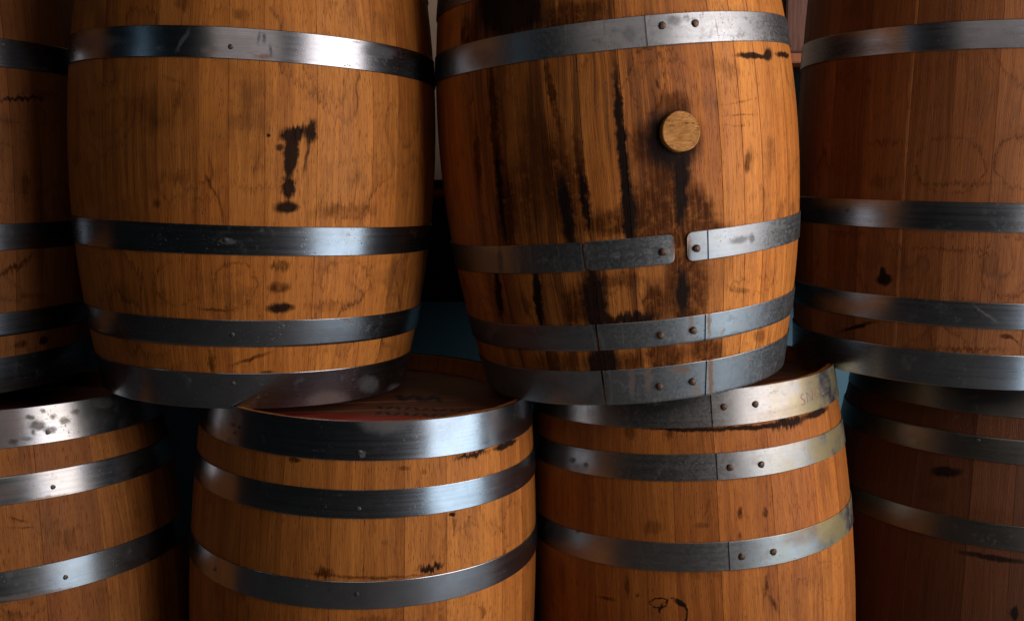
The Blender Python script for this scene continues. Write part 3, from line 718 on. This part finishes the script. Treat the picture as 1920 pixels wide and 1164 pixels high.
cb = empty('wall_cabinet', (1.239, WY - 0.10, ZCAB))
cb['label'] = 'red-brown wooden cabinet with orange edge strip, behind right-hand barrels'
cb['category'] = 'cabinet'
box_mesh('dark_gap_box', (-0.46, -0.06, ZRED - ZCAB + 0.05), (0.91, 0.09, -0.004), m_black, cb, 0.004)  # added black box, stands in for the darkness of the gap
box_mesh('carcass', (-0.45, -0.10, 0.03), (0.9, 0.09, 0.9), m_cab, cb, 0.004)
box_mesh('door', (-0.447, -0.118, 0.034), (-0.372 , -0.102, 0.895), m_cab, cb, 0.003)
box_mesh('edge_strip', (-0.368, -0.13, 0.034), (-0.340, -0.102, 0.895), m_cab2, cb, 0.003)
box_mesh('door', (-0.336, -0.118, 0.034), (0.30, -0.102, 0.895), m_cab, cb, 0.003)
box_mesh('bottom_rail', (-0.46, -0.14, 0.0), (0.91, 0.09, 0.028), m_cab2, cb, 0.003)

# ---------------------------------------------------------------- barrel materials
def bung_material():
    g = NT('bung_wood')
    tc = g.node('ShaderNodeTexCoord').outputs['Object']
    n = g.noise(g.vmath('MULTIPLY', tc, (60.0, 60.0, 330.0)), 1.0, 5.0, 0.65)
    n2 = g.noise(g.vmath('MULTIPLY', tc, (38.0, 38.0, 150.0)), 1.0, 5.0, 0.7)
    n3 = g.noise(tc, 70.0, 4.0, 0.6)
    c1 = g.mix(g.rng(n, 0.3, 0.7), (0.34, 0.145, 0.036), (0.52, 0.25, 0.075))
    c1 = g.mix(g.rng(n3, 0.45, 0.7, 0.0, 0.5), c1, (0.24, 0.09, 0.022))
    crack = g.rng(g.math('ABSOLUTE', g.math('SUBTRACT', n2, 0.56)), 0.030, 0.004)
    c1 = g.mix(g.math('MULTIPLY', crack, g.rng(g.noise(tc, 34.0, 2.0), 0.46, 0.60)), c1, (0.030, 0.012, 0.006))
    g.put(g.bsdf.inputs['Base Color'], c1)
    g.bsdf.inputs['Roughness'].default_value = 0.7
    g.bsdf.inputs['Specular IOR Level'].default_value = 0.15
    g.put(g.bsdf.inputs['Normal'], g.bump(g.math('SUBTRACT', n, crack), 0.6, 0.0012))
    return g.m


m_bung = bung_material()
m_rivet = simple_material('rusty_rivet', (0.050, 0.022, 0.012), (0.11, 0.065, 0.045), 260.0, 0.38, 0.5, 0.55)
m_rivet2 = simple_material('steel_rivet', (0.03, 0.026, 0.022), (0.14, 0.13, 0.12), 260.0, 0.40, 0.4, 0.8)

HEAD_MARKS = [
    # worn stencilled row, then two rows of small characters (u, v, su, sv, angle, strength, colour, kind, ring)
]
for i, (x_, w_) in enumerate(((-0.072, 0.008), (-0.055, 0.006), (-0.036, 0.009), (-0.016, 0.007), (0.000, 0.006))):
    HEAD_MARKS.append((HX + x_, HY + 0.055 + 0.004 * (i % 2), w_, 0.026, 0.25 * (-1) ** i, 0.95, 'K', 'w', 0))
for r_ in range(2):
    for i in range(13):
        HEAD_MARKS.append((HX - 0.10 + i * 0.0165 + 0.003 * r_, HY - 0.025 - 0.040 * r_, 0.0042, 0.013, 0.3 * (-1) ** (i + r_), 0.9, 'K', 'w', 0))
m_head = {'plain': head_material('barrel_head', []), 'C': head_material('stencilled_barrel_head', HEAD_MARKS)}

W = {}
SECTORS = {'3': (-0.9, -0.10, -0.03, 0.06, 0.11, 0.9), '2': (-0.9, -0.02, 0.13, 0.9)}
wood_cache = {}


def stave_wood(key, u0, u1):
    """the wood of one barrel; a stave carries only the stains that reach it"""
    cuts = SECTORS.get(key, (-0.9, 0.9))
    um = (u0 + u1) / 2
    if um > math.pi * 0.33:
        um -= 2 * math.pi * 0.33
        u0, u1 = u0 - 2 * math.pi * 0.33, u1 - 2 * math.pi * 0.33
    if abs(um) > 0.55:
        i = -1
    else:
        i = max(k for k in range(len(cuts) - 1) if um >= cuts[k])
    if (key, i) not in wood_cache:
        name, seed, kw = W[key]
        if i < 0:
            st = []
        else:
            st = []
            for q in STAINS[key]:
                ext = abs(q[2] * math.cos(q[4])) + abs(q[3] * math.sin(q[4])) + 0.012
                if q[0] + ext * 1.3 > cuts[i] - 0.07 and q[0] - ext * 1.3 < cuts[i + 1] + 0.07:
                    st.append(q)
        wood_cache[(key, i)] = wood_material(name, st, seed, **kw)
    return wood_cache[(key, i)]


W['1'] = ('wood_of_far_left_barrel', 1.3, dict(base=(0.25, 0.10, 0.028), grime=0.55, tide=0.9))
W['2'] = ('wood_of_marked_barrel', 2.1, dict(base=(0.45, 0.172, 0.032), dark=(0.19, 0.055, 0.009), grime=0.5, tide=0.95))
W['3'] = ('wood_of_stained_barrel', 3.7, dict(base=(0.45, 0.172, 0.032), dark=(0.19, 0.055, 0.009), grime=0.40, tide=0.8, drip=0.72))
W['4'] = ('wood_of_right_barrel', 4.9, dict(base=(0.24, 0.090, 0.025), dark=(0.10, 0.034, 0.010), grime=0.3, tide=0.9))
W['A'] = ('wood_of_low_left_barrel', 5.2, dict(base=(0.34, 0.130, 0.030), dark=(0.15, 0.046, 0.010), grime=0.35, tide=0.3))
W['C'] = ('wood_of_low_middle_barrel', 6.4, dict(base=(0.40, 0.150, 0.029), dark=(0.17, 0.049, 0.009), grime=0.3, tide=0.45))
W['D'] = ('wood_of_low_right_barrel', 7.6, dict(base=(0.38, 0.136, 0.025), dark=(0.17, 0.047, 0.009), grime=0.3, tide=0.3))
W['E'] = ('wood_of_shaded_barrel', 8.8, dict(base=(0.09, 0.032, 0.011), dark=(0.045, 0.015, 0.006), grime=0.3, tide=0.2))  # the shade on this barrel is put into its wood colour

S = {}
S['1'] = steel_material('steel_of_far_left_barrel', 1.0, 0.28, pits=0.4, marks=STAINS.get('1s', ()))
S['2'] = steel_material('steel_of_marked_barrel', 2.0, 0.25, wear=0.2, rust=0.35, pits=0.8, marks=STAINS.get('2s', ()))
S['3'] = steel_material('steel_of_stained_barrel', 3.0, 0.38, tint=(0.23, 0.25, 0.27), wear=0.75, rust=0.55, pits=0.8, spangle=0.55, drips=0.65, marks=STAINS.get('3s', ()))
S['4'] = steel_material('steel_of_right_barrel', 4.0, 0.28, wear=0.25, rust=0.2, pits=0.3, marks=STAINS.get('4s', ()))
S['A'] = steel_material('steel_of_low_left_barrel', 5.0, 0.29, wear=0.35, rust=0.3, pits=1.0, lime=0.15, marks=STAINS.get('As', ()))
S['C'] = steel_material('steel_of_low_middle_barrel', 6.0, 0.24, tint=(0.34, 0.355, 0.385), wear=0.12, rust=0.15, pits=0.25, marks=STAINS.get('Cs', ()))
S['D'] = steel_material('steel_of_low_right_barrel', 7.0, 0.36, tint=(0.28, 0.275, 0.27), wear=0.45, rust=0.25, pits=0.55, spangle=0.4, lime=0.85, marks=STAINS.get('Ds', ()))
S['E'] = steel_material('tarnished_steel_with_shade', 8.0, 0.36, tint=(0.14, 0.13, 0.12), wear=0.9, rust=0.6, pits=0.4, lime=0.3, marks=STAINS.get('Es', ()))  # tarnished and rusty, the tint also darkened to stand for shade

# joints between staves seen on the near side (angle round the barrel), tones of the staves between them
JOINTS = {
    '1': [0.80, 1.014, 1.19],
    '2': [-0.80, -0.587, -0.236, -0.03, 0.109, 0.274, 0.525, 0.838, 1.02],
    '3': [-0.98, -0.745, -0.60, -0.424, -0.264, -0.065, 0.19 - 0.22 + 0.03, 0.411, 0.545, 0.682, 0.80, 0.942],
    '4': [-1.215, -0.98, -0.734, -0.715, -0.50, -0.295, -0.06],
    'A': [0.40, 0.652, 0.968, 1.16, 1.353],
    'C': [-0.80, -0.559, -0.30, -0.045, 0.12, 0.326, 0.555, 0.941, 1.16],
    'D': [-0.95, -0.711, -0.47, -0.231, 0.008, 0.329, 0.655, 0.90],
    'E': [-1.13, -0.896, -0.561, -0.33],
}
JOINTS['3'] = [-0.98, -0.745, -0.60, -0.424, -0.264, -0.065, 0.411, 0.545, 0.682, 0.80, 0.942]
TONES = {
    '2': {0.0: 0.50, 0.18: 0.58, 0.4: 0.60, 0.6: 0.82, 0.9: 0.66, -0.4: 0.36, -0.13: 0.42},
    '3': {0.17: 0.50, 0.48: 0.85, 0.61: 0.92, 0.74: 0.72, 0.87: 0.66, -0.17: 0.50, -0.34: 0.40, -0.51: 0.36, -0.67: 0.45, -0.86: 0.48},
    '4': {-0.85: 0.45, -1.1: 0.25, -0.725: 1.0, -0.6: 0.28, -0.4: 0.36, -0.2: 0.62, 0.0: 0.5},
    'A': {0.5: 0.42, 0.8: 0.36, 1.05: 0.85, 1.25: 0.5},
    'C': {-0.42: 0.48, -0.17: 0.52, 0.03: 0.55, 0.22: 0.45, 0.44: 0.70, 0.7: 0.78, 1.05: 0.58},
    'D': {-0.59: 0.45, -0.35: 0.5, -0.1: 0.42, 0.15: 0.58, 0.45: 0.54, 0.77: 0.62},
    'E': {-0.7: 0.35, -0.45: 0.6},
    '1': {0.9: 0.55, 1.1: 0.25},
}


def all_joints(js, rnd):
    out = sorted(js)
    a = out[-1]
    end = out[0] + 2 * math.pi
    while end - a > 0.36:
        a += rnd.uniform(0.17, 0.30)
        if end - a < 0.13:
            a = end - 0.15
        out.append(a)
    return out


LABELS = {
    '1': 'dim oak barrel cut off by upper left edge, above low left barrel',
    '2': 'upright oak barrel with smudged black 7-like mark and three dark ovals',
    '3': 'tilted oak barrel with round wooden bung and black drip stains',
    '4': 'large reddish oak barrel at upper right, cut off by the frame',
    'A': 'oak barrel at lower left with pitted shiny head hoop',
    'C': 'lower oak barrel under the black-marked one, stencilled red-banded head showing',
    'D': 'lower oak barrel under the bunged one, double rivets on its mottled hoops',
    'E': 'shadowed oak barrel at lower right corner under the reddish one',
}


def zero(p):
    return 0.0


def lap(ph0, ov):
    def f(p):
        d = p - ph0
        if d < ov:
            return 0.0021
        return 0.0021 * max(0.0, 1 - (d - ov) / 0.16)
    return f


def make_barrel(key):
    B = BARRELS[key]
    rnd = random.Random(ord(key) * 13)
    H = B['hoops']
    half = H['d1'] - 0.0015
    root = empty('oak_barrel', B['loc'])
    u = Vector((math.sin(B['tilt'][0]), math.sin(B['tilt'][1]), 0))
    u.z = math.sqrt(1 - u.x ** 2 - u.y ** 2)
    e1 = Vector((0, 1, 0)).cross(u).normalized()
    e2 = u.cross(e1)
    M = Matrix((e1, e2, u)).transposed()
    root.rotation_euler = M.to_euler()
    root['label'] = LABELS[key]
    root['category'] = 'barrel'
    root['group'] = 'oak barrels stacked in two rows'
    js = all_joints(JOINTS[key], rnd)
    for i, a in enumerate(js):
        b = js[i + 1] if i + 1 < len(js) else js[0] + 2 * math.pi
        mid = (a + b) / 2
        tone = rnd.uniform(0.38, 0.66)
        for c, t in TONES.get(key, {}).items():
            if a < c < b:
                tone = t
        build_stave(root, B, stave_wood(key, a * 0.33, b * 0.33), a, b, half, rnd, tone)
    sides = (1,) if not B['up'] else (-1, 1)
    for sd_ in sides:
        build_head(root, B, m_head['C'] if key == 'C' else m_head['plain'], sd_, half, rnd, 0)

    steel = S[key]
    PI2 = 2 * math.pi
    names = ('b', 'c', 'd')
    for sign in (1, -1):
        for nm in names:
            kk = 'a' if (nm == 'b' and sign == 1 and B['up']) else nm
            z0, z1 = sign * H[kk + '0'], sign * H[kk + '1']
            zc = (z0 + z1) / 2
            flare = 0.0013 if nm == 'd' else 0.0
            front = (sign == -1 or kk == 'a') if B['up'] else sign == 1
            if key == '3' and sign == -1 and nm == 'b':
                h = strip('hoop', B, steel, root, z0, z1, 0.314, PI2 - 0.311, lap(0.317, 0.1))
                p1 = strip('end_plate', B, steel, h, z0, z1, 0.203, 0.42, zero, round_ends=True, seg=10)
                p2 = strip('patch_plate', B, steel, h, z0, z1, -0.304, 0.138, zero, round_ends=True, seg=14)
                rivet(B, m_rivet, h, 0.079, -0.162)
                rivet(B, m_rivet, h, 0.250, -0.162)
                continue
            if key == '3' and sign == -1:
                s0 = 0.298 if nm == 'c' else 0.312
                h = strip('hoop', B, steel, root, z0, z1, s0, PI2 - 0.292, lap(s0, 0.12), flare=flare)
                strip('patch_plate', B, steel, h, z0, z1, -0.280, s0 + 0.1, zero, flare=flare, round_ends=False, seg=14)
                for ph_, z_ in (((0.049, -0.300), (0.227, -0.298)) if nm == 'c' else ((0.030, -0.389), (0.226, -0.388))):
                    rivet(B, m_rivet, h, ph_, z_)
                continue
            if key == '3' and sign == 1 and nm == 'b':
                h = strip('hoop', B, steel, root, z0, z1, 0.079, 0.079 + PI2 + 0.36, lap(0.079, 0.36))
                rivet(B, m_rivet, h, 0.156, 0.188)
                rivet(B, m_rivet, h, 0.326, 0.188)
                continue
            if key == 'D' and sign == 1:
                s0 = {'d': 0.007, 'c': 0.016, 'b': 0.054}[nm]
                h = strip('hoop', B, steel, root, z0, z1, s0, s0 + PI2 + 0.33, lap(s0, 0.33), flare=flare)
                for ph_, z_ in {'d': ((0.077, 0.410), (0.265, 0.409)), 'c': ((0.085, 0.305), (0.269, 0.304)), 'b': ((0.119, 0.148), (0.301, 0.148))}[nm]:
                    rivet(B, m_rivet, h, ph_, z_)
                continue
            s0 = 2.3 + rnd.uniform(-0.3, 0.3)
            h = strip('hoop', B, steel, root, z0, z1, s0, s0 + PI2 + 0.33, lap(s0, 0.33), flare=flare)
            rivet(B, m_rivet, h, s0 + 0.07, zc)
            rivet(B, m_rivet, h, s0 + 0.24, zc)
            if front:
                dots = {'2': {'a': (0.118, 0.145), 'b': (0.094, -0.153), 'c': (0.114, -0.307), 'd': (0.111, -0.390)},
                        'C': {'d': (0.092, 0.388), 'c': (0.093, 0.298), 'b': (0.091, 0.159)},
                        'A': {'d': (0.735, 0.392), 'c': (0.730, 0.301), 'b': (0.748, 0.149)},
                        'E': {'c': (-0.546, 0.325)}}.get(key, {})
                if kk in dots:
                    rivet(B, m_rivet2, h, *dots[kk], size=0.0040, height=0.0012, lift=0.0027)
    if key == '3':
        # the bung: a slightly tapered plug driven in askew
        base = Vector(polar(radius(B, 0.024), 0.197, 0.024))
        n = Vector(polar(1, 0.197, 0.02)).normalized()
        tx = Vector((math.cos(0.197), math.sin(0.197), 0))
        tz = n.cross(tx) * -1
        verts, faces, N = [], [], 40
        for (r, hh) in ((0.0322, -0.012), (0.0318, 0.0070), (0.0310, 0.0090), (0.0298, 0.0097)):
            for i in range(N):
                a = i * 2 * math.pi / N
                q = 1 + 0.012 * math.sin(3 * a) + 0.008 * math.sin(7 * a + 1)
                verts.append(tuple(base + n * (hh + 0.002 * math.sin(a)) + tx * (r * q * math.cos(a)) + tz * (r * q * math.sin(a))))
        for j in range(3):
            for i in range(N):
                faces.append((j * N + i, j * N + (i + 1) % N, (j + 1) * N + (i + 1) % N, (j + 1) * N + i))
        faces.append(tuple(3 * N + i for i in range(N)))
        faces.append(tuple(reversed(range(N))))
        link_mesh('bung', verts, faces, m_bung, root, None, True)
    if key == 'D':
        # letters scratched into the head hoop
        cu = bpy.data.curves.new('lettering', 'FONT')
        cu.body = 'SNCL'
        cu.size = 0.030
        cu.space_character = 1.15
        cu.offset = -0.00065
        to = bpy.data.objects.new('lettering', cu)
        col.objects.link(to)
        bpy.context.view_layer.update()
        me = bpy.data.meshes.new_from_object(to.evaluated_get(bpy.context.evaluated_depsgraph_get()))
        bpy.data.objects.remove(to)
        g = NT('scratch_ink')
        g.put(g.bsdf.inputs['Base Color'], (0.22, 0.12, 0.09))
        g.bsdf.inputs['Roughness'].default_value = 0.7
        for v in me.vertices:
            ph_ = 0.60 + v.co.x / 0.30
            z_ = 0.391 + v.co.y + v.co.x * 0.12
            z0, z1 = H['d0'], H['d1']
            f = (z_ - z0) / (z1 - z0)
            rr = radius(B, z0) + (radius(B, z1) - radius(B, z0)) * f + 0.0006 + 0.0018 + 0.0014 * max(0, (f - 0.2) / 0.8) + 0.00025
            v.co = polar(rr, ph_, z_)
        me.materials.clear()
        me.materials.append(g.m)
        o = bpy.data.objects.new('lettering', me)
        o.parent = root
        o['label'] = 'letters scratched on the head hoop'
        col.objects.link(o)
    return root


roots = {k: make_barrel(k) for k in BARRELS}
